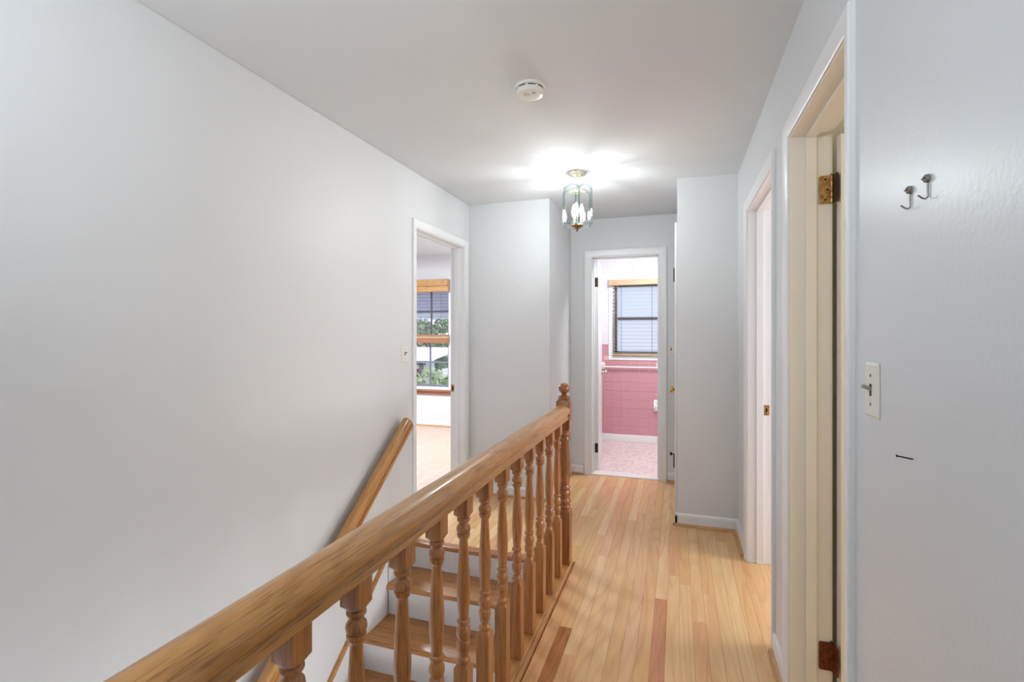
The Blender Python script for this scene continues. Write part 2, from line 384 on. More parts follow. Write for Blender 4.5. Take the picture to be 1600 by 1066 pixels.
box(-1.2, .62, BY-.014, BY, .002, zb, bev=.004).obj('tile_base', M['ceramic'], wall_bath)
# small scuffs above the bath window
for (x_, z_) in ((-.52, 2.16), (-.42, 2.19), (-.36, 2.12), (-.60, 2.07)):
    MB().lathe([(.006, -.0008), (.006, .0002)], n=8).xf(Matrix.Translation((x_, BY, z_)) @ Matrix.Rotation(PI/2, 4, 'X')).obj('nail_hole', M['screwp'], wall_bath)

# right-hand rooms
struct(MB().box(3.2, 3.3, .1, 4.4, -.02, 2.5).box(XR+.13, 3.2, .1, .2, -.02, 2.5).box(XR+.13, 3.2, 2.18, 2.20, -.02, 2.5).obj('wall_near_room', M['creamwall']), 'cream walls of the near right room')
struct(MB().box(XR+.13, 3.2, 2.2, 2.22, -.02, 2.5).box(XR+.13, 3.2, 4.3, 4.4, -.02, 2.5).obj('wall_far_room', M['pinkwhite']), 'white walls of the far right room')
struct(box(XR+.13, 3.3, .1, 4.4, 2.46, 2.52).obj('ceiling_rooms', M['ceiling']), 'ceiling over the right-hand rooms')

# nail holes on hall walls
def hole(parent, p, axis, r=.0035):
    rot = Matrix.Rotation(PI/2, 4, 'X') if axis == 'y' else Matrix.Rotation(PI/2, 4, 'Y')
    MB().lathe([(r, -.0006), (r*.6, .0004)], n=8).xf(Matrix.Translation(p) @ rot).obj('nail_hole', M['screwp'], parent)
hole(wall_landing, (-1.375, YL-.0004, 1.705), 'y'); hole(wall_landing, (-1.225, YL-.0004, 1.705), 'y')
hole(wall_landing, (XC+.0004, 4.28, 2.02), 'x'); hole(wall_landing, (XC+.0004, 4.28, 1.49), 'x')

# ---------------------------------------------------------------- baseboards
BP = [(0, 0), (.013, 0), (.013, .068), (.011, .078), (.006, .085), (0, .085)]
QP = [(.012, 0), (.030, 0), (.029, .008), (.025, .014), (.019, .0175), (.012, .0185)]
def baseboard(name, label, runs, m=None):
    bb = MB(); sm = MB()
    for (p0, p1, n) in runs:
        bb.extrude(BP, (*p0, 0), (*p1, 0), (*n, 0), (0, 0, 1)); sm.extrude(QP, (*p0, 0), (*p1, 0), (*n, 0), (0, 0, 1))
    o = struct(bb.obj(name, m or M['trim']), label)
    ax = abs(runs[0][1][0]-runs[0][0][0]) > .1
    sm.obj('shoe_moulding', M['shoe_x'] if ax else M['shoe'], o, smooth=True)
    return o
baseboard('baseboard_landing', 'white baseboard under the landing wall', [((XL, YL), (XC+.013, YL), (0, -1)), ((XC, YL-.013), (XC, YF), (1, 0))])
baseboard('baseboard_far', 'white baseboard pieces either side of the bathroom door', [((XC, YF), (-.842, YF), (0, -1)), ((-.085, YF), (0, YF), (0, -1))])
baseboard('baseboard_closet', 'white baseboard round the closet block with oak shoe', [((-.013, YB), (XR, YB), (0, -1)), ((0, YB-.013), (0, YB+.02), (-1, 0))])
baseboard('baseboard_right', 'white baseboard pieces along the right wall', [((XR, B1+.06), (XR, YB), (-1, 0)), ((XR, A1+.056), (XR, B0-.056), (-1, 0)), ((XR, YR), (XR, A0-.056), (-1, 0))])
baseboard('baseboard_bedroom', 'white bedroom baseboard under the window', [((-5.2, 6.47), (-1.9, 6.47), (0, -1))])

# ---------------------------------------------------------------- door frames
CP = [(.005, 0), (.005, .006), (.012, .010), (.030, .0125), (.046, .016), (.054, .0155), (.057, .012), (.057, 0)]
def door_frame(name, label, axis, d0, d1, a0, a1, z1, stop, m, side=-1, wide=1.0, zfloor=0):
    """opening a0..a1 x 0..z1 in a wall between planes d0 (hall face) and d1"""
    P = (lambda a, d, z: (d, a, z)) if axis == 'y' else (lambda a, d, z: (a, d, z))
    root = struct(empty(name, P((a0+a1)/2, (d0+d1)/2, 0)), label); R = root.location
    def B(a_, b_, c_, d_, e_, f_, bev=0):
        p, q = P(a_, c_, e_), P(b_, d_, f_)
        return (min(p[0], q[0]), max(p[0], q[0]), min(p[1], q[1]), max(p[1], q[1]), p[2], q[2])
    Ti = Matrix.Translation(-R)
    for dd, sg in ((d0, -1 if d1 > d0 else 1), (d1, 1 if d1 > d0 else -1)):
        rr = []
        for w_, t_ in CP:
            w_ *= wide; d = dd + sg*t_
            rr.append([P(a0-w_, d, 0), P(a0-w_, d, z1+w_), P(a1+w_, d, z1+w_), P(a1+w_, d, 0)])
        mb = MB(); n = len(CP)
        V = [[mb.b.verts.new(p) for p in r] for r in rr]
        for i in range(n-1):
            for k in range(3): mb.b.faces.new((V[i][k], V[i][k+1], V[i+1][k+1], V[i+1][k]))
        for k in (0, 3): mb.b.faces.new([V[i][k] for i in range(n)])
        o = mb.xf(Ti).obj('casing', m if not isinstance(m, tuple) else (m[0] if dd == d0 else m[1]), root, smooth=True)
    mj = m[1] if isinstance(m, tuple) else m
    j = MB(); lo, hi = min(d0, d1), max(d0, d1)
    j.box(*B(a0-.018, a0, lo, hi, 0, z1)).box(*B(a1, a1+.018, lo, hi, 0, z1)).box(*B(a0-.018, a1+.018, lo, hi, z1, z1+.018))
    j.xf(Ti).obj('jamb', mj, root)
    s0, s1 = stop; st = MB()
    st.box(*B(a0, a0+.011, s0, s1, 0, z1-.011)).box(*B(a1-.011, a1, s0, s1, 0, z1-.011)).box(*B(a0, a1, s0, s1, z1-.011, z1))
    st.xf(Ti).obj('door_stop', mj, root)
    return root
D_left = door_frame('door_1', 'white cased doorway to the bedroom at the head of the stairs', 'y', XL, XL-.12, 2.965, 3.76, 2.04, (-1.745, -1.71), M['trim'])
D_bath = door_frame('door_2', 'white cased doorway with open bathroom door', 'x', YF, YF+.13, -.763, -.160, 2.05, (YF+.055, YF+.09), M['trim'], wide=1.25)
D_near = door_frame('door_3', 'nearest right doorway with cream jamb and open door', 'y', XR, XR+.13, A0, A1, 2.045, (.44, .474), (M['trim'], M['cream']))
D_far = door_frame('door_4', 'second doorway along the right wall with strike plate', 'y', XR, XR+.13, B0, B1, 2.045, (.436, .472), M['trim'])
# trim thresholds
struct(box(-.763, -.160, YF+.0, YF+.13, -.018, .012, bev=.004).obj('trim_1', M['marble']), 'pale marble threshold of the bathroom door')
struct(box(XL-.12, XL, 2.965, 3.76, -.018, .0015).obj('trim_2', M['boards'][0]), 'oak threshold of the bedroom door')

def rel(root, p): return tuple(Vector(p) - root.location)
def hinge_obj(parent, loc, m, leafdir1, leafdir2, h=.10, w_=.034):
    """hinge: two leaves (sub-parts knuckles and screws); leafdir = unit vectors from the pin"""
    d1, d2 = Vector(leafdir1), Vector(leafdir2)
    def leaf(d, nm, rootp, off):
        n = Vector((0, 0, 1)).cross(d)
        mb = MB(); hh = h/2; r = .006
        prof = []
        for cx, cz, a0 in ((w_-r, hh-r, 0), (0, hh, None), (0, -hh, None), (w_-r, -hh+r, -PI/2)):
            if a0 is None: prof.append((cx, cz))
            else:
                for k in range(4):
                    a = a0 + (PI/2)*k/3; prof.append((cx+r*math.cos(a), cz+r*math.sin(a)))
        rr = [[d*a + Vector((0, 0, z)) + n*t for a, z in prof] for t in (off-.0012, off+.0012)]
        mb.rings(rr); return mb.obj(nm, m, rootp)
    root = leaf(d1, 'hinge', parent, 0); root.location = loc
    mm_ = m; m = M['rust'] if m is M['rust'] else M['bronze']; leaf(d2, 'hinge_leaf', root, 0); m = mm_
    kn = MB()
    for i in range(5):
        z0 = -h/2 + h/5*i; kn.lathe([(.005, z0+.0006), (.0062, z0+.0014), (.0062, z0+h/5-.0014), (.005, z0+h/5-.0006)], n=12)
    kn.lathe([(.003, h/2), (.0055, h/2+.001), (.0045, h/2+.005), (.001, h/2+.007)], n=10)
    kn.obj('knuckle', m, root, smooth=True)
    n = Vector((0, 0, 1)).cross(d1)
    for k, (a, z) in enumerate(((.020, .036), (.013, 0), (.020, -.036))):
        for sgn in (1, -1):
            sc = MB().lathe([(.0001, -.0022), (.0036, -.0022), (.0042, -.0010), (.0042, .0010), (.0036, .0022), (.0001, .0022)], n=10)
            q = n.to_track_quat('Z', 'Y').to_matrix().to_4x4()
            if sgn == 1: sc.xf(Matrix.Translation(d1*a + Vector((0, 0, z))) @ q).obj('screw', M['dark'] if m is not M['rust'] else M['rust'], root, smooth=True)
            else: sc.b.free()
    return root
# near door leaf (swung into the room, just past square), cream, with its two hinges
def panel_door(name, m, parent, w_, h_, t_=.035):
    """door leaf lying along local +x from the hinge edge, thickness 0..t in y, six raised panels"""
    mb = MB().box(0, w_, 0, t_, .012, h_, bev=.0015)
    o = mb.obj(name, m, parent)
    for (z0, z1) in ((.22, .86), (1.0, 1.58), (1.70, h_-.12)):
        for (x0, x1) in ((.11, w_/2-.045), (w_/2+.045, w_-.11)):
            pb = MB()
            for yy in (-.004, t_-.004): pb.box(x0, x1, yy, yy+.008, z0, z1, bev=.003)
            pb.obj('panel', m, o)
    return o
leafA = panel_door('door_leaf', M['cream'], D_near, .64, 2.03)
pin = Vector((XR+.13+.006, A1-.004, 0)); ang = math.radians(6)
leafA.location = Vector(rel(D_near, pin)) + Vector((.016, -.030, 0)); leafA.rotation_euler = (0, 0, ang)
hd = Vector((math.cos(ang), math.sin(ang), 0))
for z_, m_ in ((1.845, M['oldbrass']), (.18, M['rust'])):
    hg = hinge_obj(D_near, rel(D_near, (XR+.13+.002, A1-.0045, z_)), m_, (-1, 0, 0), (.25, -.968, 0), h=.10, w_=.040)
# strike plate on the far jamb of door_4
sp = MB().box(-.014, .014, -.0012, 0, -.03, .03).obj('strike_plate', M['oldbrass'], D_far, loc=rel(D_far, (.490, B1-.0005, .89)))
MB().box(-.006, .004, -.0018, -.001, -.011, .011).obj('latch_hole', M['dark'], sp)
for z_ in (-.021, .021): MB().lathe([(.0035, 0), (.0025, .001)], n=10).xf(Matrix.Translation((0, -.001, z_)) @ Matrix.Rotation(PI/2, 4, 'X')).obj('screw', M['dark'], sp)
# strike plate on the bedroom jamb
sp = MB().box(-.014, .014, -.0014, 0, -.03, .03).obj('strike_plate', M['oldbrass'], D_left, loc=rel(D_left, (-1.765, 3.7595, .88)))
MB().box(-.007, .007, -.002, -.001, -.016, .016).obj('latch_hole', M['dark'], sp)
# bathroom door leaf, flat slab seen along its face
leafB = MB().box(0, .60, 0, .035, .014, 2.035, bev=.0015).obj('door_leaf', M['trim'], D_bath)
leafB.location = rel(D_bath, (-.722, YF+.132, 0)); leafB.rotation_euler = (0, 0, math.radians(95))
# knob both sides
def knob_profile(): return [(.001, 0), (.030, 0), (.031, .003), (.026, .007), (.012, .010), (.010, .024), (.014, .030), (.024, .036), (.028, .046), (.026, .055), (.016, .061), (.001, .063)]
for sg in (1, -1):
    MB().lathe(knob_profile(), n=20).xf(Matrix.Translation((.54, .0175 + sg*.0175, .92)) @ Matrix.Rotation(-sg*PI/2, 4, 'X')).obj('doorknob', M['nickel'], leafB, smooth=True)
for z_ in (1.83, .228):
    h_ = MB().box(-.0025, .0, .004, .034, -.045, .045).obj('hinge', M['bronze'], leafB, loc=(0, 0, z_))
    MB().lathe([(.0055, -.045), (.0055, .045)], n=10).xf(Matrix.Translation((-.003, .040, 0))).obj('knuckle', M['bronze'], h_, smooth=True)
    MB().box(-.030, -.002, .0435, .0460, -.045, .045).obj('hinge_leaf', M['bronze'], h_)

# closet door on the side of the block (faces the hall, seen edge on)
D_c = struct(empty('door_5', (0, 4.12, 0)), 'closed white closet door seen edge-on beside the grey block')
def cl(mb, nm, m, **k): return mb.xf(Matrix.Translation((0, -4.12, 0))).obj(nm, m, D_c, **k)
cb = MB(); c0, c1 = 3.745, 4.53
for (p, q) in (((c0-.055, c0+.002), None), ((c1-.002, c1+.055), None)):
    cb.box(-.017, 0, p[0], p[1], 0, 2.115, bev=.003)
cb.box(-.017, 0, c0+.002, c1-.002, 2.058, 2.115, bev=.003); cl(cb, 'casing', M['trim'])
clf = cl(MB().box(.004, .039, c0+.004, c1-.004, .012, 2.055, bev=.001), 'door_leaf', M['trim'])
kn = MB().lathe(knob_profile(), n=20).xf(Matrix.Translation((.004, c1-.07-4.12, .857)) @ Matrix.Rotation(-PI/2, 4, 'Y')).obj('doorknob', M['brass'], clf, smooth=True)
for z_ in (1.75, .42):
    hh = MB().lathe([(.006, -.045), (.006, .045)], n=10).lathe([(.003, .045), (.006, .048), (.002, .054)], n=10).xf(Matrix.Translation((-.020, c0+.004-4.12, z_))).obj('hinge', M['bronze'], D_c, smooth=True)
    MB().box(-.0185, -.0165, c0-.028-4.12, c0+.03-4.12, z_-.045, z_+.045).obj('hinge_leaf', M['bronze'], hh)
    if z_ < 1:   # hinge-pin door stop
        MB().tube([(-.020, c0+.004-4.12, z_+.05), (-.032, c0+.0-4.12, z_+.052), (-.042, c0-.002-4.12, z_+.052)], .0028).lathe([(.008, z_+.042), (.009, z_+.046), (.009, z_+.058), (.007, z_+.062)], -.042, c0-.002-4.12, 12).obj('door_stop', M['bronze'], hh, smooth=True)

# ---------------------------------------------------------------- staircase
st = tag(empty('staircase', (-1.15, YN, 0)), 'oak treads and white risers leading down beside the left wall', 'stairs')
RUN, RISE = .236, .182
def s_(mb, nm, m, **k): return mb.xf(Matrix.Translation((1.15, -YN, 0))).obj(nm, m, st, **k)
NP = [(0, -.028), (.028, -.028)]
def nose_profile(depth, t=.028):   # (y, z): rounded front at y=0
    p = [(depth, -t), (t*.5, -t)]
    for k in range(1, 8):
        a = -PI/2 - PI*k/8; p.append((t/2 + t/2*math.cos(a), -t/2 + t/2*math.sin(a)))
    p += [(t*.5, 0), (depth, 0)]
    return p
s_(MB().extrude(nose_profile(.062), (XL+.002, YN, .002), (-.664, YN, .002), (0, 1, 0), (0, 0, 1)), 'landing_nosing', M['nosing'], smooth=True)
for n in range(1, 15):
    y0 = YN - RUN*n; z0 = .018 - RISE*n
    o = s_(MB().extrude(nose_profile(RUN+.028), (XL+.018, y0, z0), (WX-.001, y0, z0), (0, 1, 0), (0, 0, 1)), 'tread', M['oak_x'], smooth=True)
for n in range(0, 14):
    y0 = YN - RUN*n + .028; zt = (.018 - RISE*n - .028) if n else -.026
    s_(MB().box(XL+.018, WX-.001, y0, y0+.012, zt-RISE+.028, zt), 'riser', M['trim'])
# skirt board with an oak cap on the left wall
sl = .79
def skz(y): return -.016 + (y-2.582)*sl
ya, yb = 2.60, -.55
prof = [(ya, skz(ya)), (yb, skz(yb)), (yb, skz(yb)-.42), (ya, skz(ya)-.42)]
sk = MB().rings([[(xx, y, z) for y, z in prof] for xx in (XL+.0005, XL+.017)])
sk.box(XL+.0005, XL+.017, 2.595, YN+.05, -.40, -.0)
sk = s_(sk, 'skirt_board', M['trim'])
cp = MB().rings([[(xx, y, z+dz) for xx, dz in ((XL+.0005, 0), (XL+.024, 0), (XL+.024, .010), (XL+.018, .016), (XL+.0005, .016))] for y, z in ((ya+.02, skz(ya+.02)), (yb, skz(yb)))])
cp.xf(Matrix.Translation((1.15, -YN, 0))).obj('cap_moulding', M['oak_y'], sk)

# wall handrail
hr = tag(empty('stair_handrail', (-1.60, 2.75, .778)), 'oak handrail sloping down along the left wall', 'handrail')
hs = .778; hl = math.sqrt(1+hs*hs); dv = Vector((0, -1/hl, -hs/hl)); up = Vector((0, -hs/hl, 1/hl))
HP = []
for k in range(15):
    a = PI*(-.18 + 1.36*k/14); HP.append((.031*math.cos(a), .036*math.sin(a)+.006))
HP += [(-.030, -.012), (-.025, -.017), (-.025, -.022), (-.031, -.027), (-.031, -.036), (-.026, -.041), (.026, -.041), (.031, -.036), (.031, -.027), (.025, -.022), (.025, -.017), (.030, -.012)]
rr = []
for t, s2 in ((-.012, .55), (-.009, .8), (-.003, .95), (.005, 1), (4.1, 1)):
    rr.append([(a*s2, -t, b_*s2) for a, b_ in HP])
rl = MB().rings(rr).obj('rail', M['oak_y'], hr, smooth=True); rl.rotation_euler = (math.atan(hs), 0, 0)
for t in (.5, 1.9, 3.3):
    c0_ = dv*t + up*(-.042)
    mb = MB().tube([c0_, c0_+Vector((0, 0, -.03)), c0_+Vector((-.025, 0, -.055)), (-.0585, c0_.y, c0_.z-.055)], .006)
    mb.join(MB().lathe([(.025, 0), (.025, .004), (.012, .008)], n=16).xf(Matrix.Translation((-.0595, c0_.y, c0_.z-.055)) @ Matrix.Rotation(PI/2, 4, 'Y')).b)
    mb.obj('bracket', M['brass'], hr, smooth=True)

# ---------------------------------------------------------------- guard railing
gx = -.62
gr = tag(empty('guard_railing', (gx, 2.826, 0)), 'oak balustrade with turned balusters between hall and stairs', 'railing')
RP = []
for k in range(19):
    a = PI*(-.12 + 1.24*k/18); RP.append((.0405*math.cos(a), .881 + .036*math.sin(a)))
RP += [(-.0335, .862), (-.030, .859), (-.030, .854), (-.0345, .850), (-.0345, .836), (-.031, .832), (-.0245, .832), (-.0245, .829), (.0245, .829), (.0245, .832), (.031, .832), (.0345, .836), (.0345, .850), (.030, .854), (.030, .859), (.0335, .862)]
MB().rings([[(a, y, b_+.009) for a, b_ in RP] for y in (-.037, -2.92)]).obj('handrail', M['oak_y'], gr, smooth=True)
# newel post
def sqring(h, z): return [(-h, -h, z), (h, -h, z), (h, h, z), (-h, h, z)]
def sqsec(h, z, n=24, rnd=0.0):   # square section resampled so it can blend to a circle
    out_ = []
    for i in range(n):
        a = 2*PI*i/n; c_, s__ = math.cos(a), math.sin(a); k = h/max(abs(c_), abs(s__)); out_.append((k*c_, k*s__, z))
    return out_
def cir(r, z, n=24): return [(r*math.cos(2*PI*i/n), r*math.sin(2*PI*i/n), z) for i in range(n)]
def sqblock(mb, h, z0, z1, ch=.012, top=True, bottom=True):
    rr = []
    if bottom: rr += [cir(h*.82, z0), sqsec(h, z0+ch)]
    else: rr += [sqsec(h, z0)]
    if top: rr += [sqsec(h, z1-ch), cir(h*.82, z1)]
    else: rr += [sqsec(h, z1)]
    # sharpen the corners with true square corners
    for r in rr:
        pass
    mb.rings(rr)
n_ = .0385
nw = MB()
sqblock(nw, n_, 0, .328, .016, True, False)
nw.lathe([(.030, .322), (.036, .330), (.038, .338), (.036, .346), (.031, .350), (.031, .354), (.037, .360), (.038, .370), (.036, .379), (.031, .384), (.030, .388), (.034, .394), (.036, .402), (.037, .414), (.035, .424), (.031, .430), (.031, .434), (.036, .440), (.037, .447), (.035, .455), (.031, .460), (.0305, .466),
          (.0335, .49), (.037, .53), (.0375, .56), (.0365, .60), (.0335, .65), (.030, .69), (.0285, .712), (.031, .716), (.0345, .722), (.0345, .729), (.031, .734), (.030, .740), (.034, .746), (.036, .754), (.034, .762), (.030, .767), (.030, .782)], n=28)
sqblock(nw, n_, .776, .957, .014)
npost = nw.obj('newel_post', M['oak_newel'], gr, smooth=True)
fn = [(.026, .950), (.034, .957), (.036, .964), (.033, .971), (.020, .976), (.015, .981), (.018, .985)]
for k in range(1, 12):
    a = -PI/2 + PI*k/12 + .12; fn.append((.0335*math.cos(a), 1.016 + .031*math.sin(a)))
fn.append((.001, 1.048))
MB().lathe(fn, n=28).obj('finial', M['oak_newel'], npost, smooth=True)
# balusters
def baluster_mesh():
    mb = MB(); h = .0225
    sqblock(mb, h, .010, .327, .010, True, False)
    mb.lathe([(.014, .320), (.0145, .325), (.0190, .328), (.0205, .334), (.0192, .341), (.0150, .345), (.0136, .351), (.0145, .357), (.0175, .360), (.0175, .363), (.0150, .365), (.0150, .368), (.0200, .372), (.0215, .383), (.0205, .394), (.0175, .398), (.0150, .400), (.0150, .404),
              (.0200, .407), (.0222, .417), (.0213, .429), (.0175, .438), (.0148, .443), (.0148, .446), (.0190, .4485), (.0208, .4535), (.0190, .459), (.0155, .4615), (.0155, .468), (.0175, .49), (.0200, .52), (.0210, .545), (.0205, .57), (.0185, .61), (.0160, .65), (.0138, .685), (.0130, .702),
              (.0150, .7055), (.0190, .711), (.0205, .717), (.0198, .7215), (.0165, .7235), (.0165, .7250), (.0205, .7275), (.0222, .735), (.0208, .743), (.0165, .7485), (.0136, .7525), (.0136, .7560), (.0180, .7585), (.0205, .763), (.0205, .767), (.0180, .7705), (.0145, .7725), (.0145, .776)], n=24)
    sqblock(mb, h, .772, .841, .010, False, True)
    return mb
bal = None
ys = [.684 + .1785*k for k in range(-3, 12)]
for k, y in enumerate(ys):
    if bal is None: bal = baluster_mesh().obj('baluster', M['oak_z'], gr, smooth=True); o = bal
    else: o = bal.copy(); C.objects.link(o); o.parent = gr
    o.location = (0, y-2.826, 0)
# second newel behind the photographer
o2 = npost.copy(); C.objects.link(o2); o2.parent = gr; o2.location = (0, -.03-2.826, 0)
o3 = npost.children[0].copy(); C.objects.link(o3); o3.parent = o2
# shoe rail and the moulding under it
SP = [(-.034, -.018), (.034, -.018), (.034, .008), (.031, .012), (.026, .014), (-.026, .014), (-.034, .010)]
shoe = MB().rings([[(a, y, z) for a, z in SP] for y in (-.037, -2.92)]).obj('shoe_rail', M['oak_y'], gr)
SQ = [(.034, .0), (.047, .0), (.046, .006), (.042, .011), (.034, .013)]
MB().rings([[(a, y, z) for a, z in SQ] for y in (.03, -2.92)]).obj('quarter_round', M['oak_y'], shoe, smooth=True)

# ---------------------------------------------------------------- lantern
lx, ly = -.635, 3.302
lt = tag(empty('lantern', (lx, ly, CZ)), 'small glass and brass lantern hanging on a chain from the ceiling', 'lamp')
cz = -CZ
mb = MB(); NS = 40; rr = []
for r, z in ((.060, 0), (.062, -.004), (.056, -.010), (.046, -.014), (.036, -.022), (.016, -.028), (.006, -.034)):
    rr.append([(r*(1+.045*math.cos(8*2*PI*i/NS)*(r > .03))*math.cos(2*PI*i/NS), r*(1+.045*math.cos(8*2*PI*i/NS)*(r > .03))*math.sin(2*PI*i/NS), z) for i in range(NS)])
mb.rings(rr).obj('canopy', M['palebrass'], lt, smooth=True)
for i in range(5):
    z = -.042 - .0165*i
    q = Matrix.Translation((0, 0, z)) @ Matrix.Rotation(PI/2*(i % 2)+.3, 4, 'Z') @ Matrix.Rotation(PI/2, 4, 'X') @ Matrix.Rotation(PI/2, 4, 'Z')
    MB().torus(q, .0068, .0013, 14, 6, 1.45).obj('chain_link', M['palebrass'], lt, smooth=True)
zt, zb_ = 2.318-CZ, 2.052-CZ; R = .098; NP_ = 6
# top frame: small hub with six scrolls, and the ring that carries the panes
hub = MB().lathe([(.004, -.108), (.009, -.112), (.016, -.118), (.010, -.124), (.007, -.150), (.004, -.352)], n=14).obj('stem', M['palebrass'], lt, smooth=True)
MB().torus(Matrix.Translation((0, 0, zt-.035)), .060, .0018, 30, 6).obj('gallery_ring', M['palebrass'], lt, smooth=True)
MB().lathe([(.008, -.122), (.030, -.124), (.052, -.130), (.054, -.133), (.050, -.134), (.008, -.130)], n=28).obj('top_plate', M['palebrass'], lt, smooth=True)
for i in range(NP_):
    a = 2*PI*i/NP_ + .30
    u = Vector((math.cos(a), math.sin(a), 0)); t_ = Vector((-math.sin(a), math.cos(a), 0))
    MB().tube([Vector((0, 0, -.125)) + u*.006, Vector((0, 0, -.118)) + u*.03, Vector((0, 0, zt-.030)) + u*.058, Vector((0, 0, zt-.030)) + u*(R*.86)], .0018, 6).obj('arm', M['palebrass'], lt, smooth=True)
    hw = R*math.tan(PI/NP_)*.98; rc = R*math.cos(PI/NP_)+.006
    # arched pane outline (a across, z)
    def outline(s_in):
        pts = [(-hw+s_in, zb_+s_in), (hw-s_in, zb_+s_in), (hw-s_in, zt-.030-s_in)]
        for k in range(1, 10):
            ax = (hw-s_in)*(1-2*k/10); pts.append((ax, zt-.030-s_in + .026*math.sin(PI*k/10)**.8))
        pts.append((-hw+s_in, zt-.030-s_in)); return pts
    rr = [[u*(rc+tt) + t_*a_ + Vector((0, 0, z)) for a_, z in outline(.009)] for tt in (-.0015, .0015)]
    pn = MB().rings(rr).obj('glass_pane', M['lampglass'], lt)
    O, I = outline(0), outline(.009); n = len(O); bv = MB()
    V = [[bv.b.verts.new(u*(rc+tt) + t_*a_ + Vector((0, 0, z))) for a_, z in L_] for L_, tt in ((I, .0016), (O, .0004), (O, -.0004), (I, -.0016))]
    for q in range(3):
        for k in range(n): bv.b.faces.new((V[q][k], V[q][(k+1) % n], V[q+1][(k+1) % n], V[q+1][k]))
    bv.obj('bevelled_edge', M['bevelglass'], pn)
MB().lathe([(.001, -.350), (.034, -.350), (.040, -.353), (.042, -.357), (.034, -.361), (.026, -.366), (.020, -.371), (.010, -.377), (.006, -.381), (.008, -.385), (.004, -.392), (.001, -.398)], n=24).obj('bottom_finial', M['antique'], lt, smooth=True)
for i in range(3):
    a = 2*PI*i/3 + .5; cx, cy = .030*math.cos(a), .030*math.sin(a)
    cdl = MB().lathe([(.004, -.352), (.012, -.348), (.013, -.345), (.0085, -.343), (.0085, -.290), (.006, -.288)], cx, cy, 14).obj('candle_sleeve', M['palebrass'], lt, smooth=True)
    MB().lathe([(.006, -.290), (.010, -.280), (.0135, -.266), (.0145, -.254), (.012, -.238), (.007, -.222), (.002, -.210), (.0005, -.207)], cx, cy, 14).obj('bulb', M['bulb'], cdl, smooth=True)

# ---------------------------------------------------------------- smoke detector
sd = tag(empty('smoke_detector', (-.61, 2.09, CZ)), 'round white smoke detector on the ceiling nearer than the lantern', 'smoke detector')
MB().lathe([(.0685, 0), (.0695, -.003), (.0695, -.009), (.066, -.012), (.060, -.012)], n=48).obj('base_plate', M['plastic'], sd, smooth=True)
MB().lathe([(.050, -.010), (.0585, -.012), (.0585, -.017), (.0600, -.0175), (.0600, -.030), (.058, -.035), (.052, -.0385), (.030, -.040), (.001, -.0405)], n=48).obj('cover', M['plastic'], sd, smooth=True)
for k in range(8):
    a0 = 2*PI*k/8 + .12; pts = []
    mb = MB(); r0, r1 = .0575, .0592
    for j in range(7):
        a = a0 + (2*PI/8-.2)*j/6
        pts.append([(r0*math.cos(a), r0*math.sin(a), -.0128), (r1*math.cos(a), r1*math.sin(a), -.0128), (r1*math.cos(a), r1*math.sin(a), -.0165), (r0*math.cos(a), r0*math.sin(a), -.0165)])
    mb.rings(pts).obj('vent_slot', M['dark'], sd)
MB().torus(Matrix.Translation((-.010, -.018, -.0405)) @ Matrix.Rotation(.5, 4, 'Z'), .009, .0012, 20, 6, 1.3).obj('test_button', M['plastic2'], sd, smooth=True)
MB().lathe([(.008, -.0395), (.0075, -.0415), (.001, -.042)], n=16).xf(Matrix.Translation((.022, -.022, 0))).obj('indicator_lens', M['plastic2'], sd, smooth=True)
MB().lathe([(.004, -.0385), (.0035, -.0395)], n=12).xf(Matrix.Translation((-.034, -.005, 0))).obj('indicator_hole', M['dark'], sd)

# ---------------------------------------------------------------- switches
def switch(name, loc, rot, label, up_=True):
    """plate in local x (across) / z, facing -y"""
    r = tag(empty(name, loc), label, 'light switch'); r.rotation_euler = (0, 0, rot)
    hw, hh, t = .0352, .057, .0055
    rr = [[(x, y, z) for x, z in ((-a, -b_), (a, -b_), (a, b_), (-a, b_))] for a, b_, y in ((hw, hh, 0), (hw, hh, -.002), (hw-.005, hh-.005, -t), (hw-.006, hh-.006, -t))]
    MB().rings(rr).obj('switch_plate', M['plate'], r)
    MB().box(-.0052, .0052, -t-.0006, -t+.002, -.0125, .0125).obj('toggle_slot', M['dark'], r)
    tg = MB().box(-.0045, .0045, -.020, 0, -.004, .004, bev=.0012).xf(Matrix.Translation((0, -.003, .001)) @ Matrix.Rotation(math.radians(-22 if up_ else 22), 4, 'X'))
    tg.obj('toggle', M['toggle'], r)
    for z in (.030, -.030):
        MB().lathe([(.0036, 0), (.0030, .0012), (.0005, .0014)], n=12).xf(Matrix.Translation((0, -t, z)) @ Matrix.Rotation(PI/2, 4, 'X')).obj('screw', M['screwp'], r, smooth=True)
    return r
switch('light_switch', (XR-.0005, 1.225, 1.213), -PI/2, 'ivory toggle switch plate on the right wall below the two hooks')
switch('light_switch', (XL+.0005, 2.81, 1.203), PI/2, 'ivory toggle switch plate on the left wall beside the bedroom door')
switch('light_switch', (-.052, YF-.0005, 1.195), 0, 'ivory toggle switch plate right of the bathroom door')

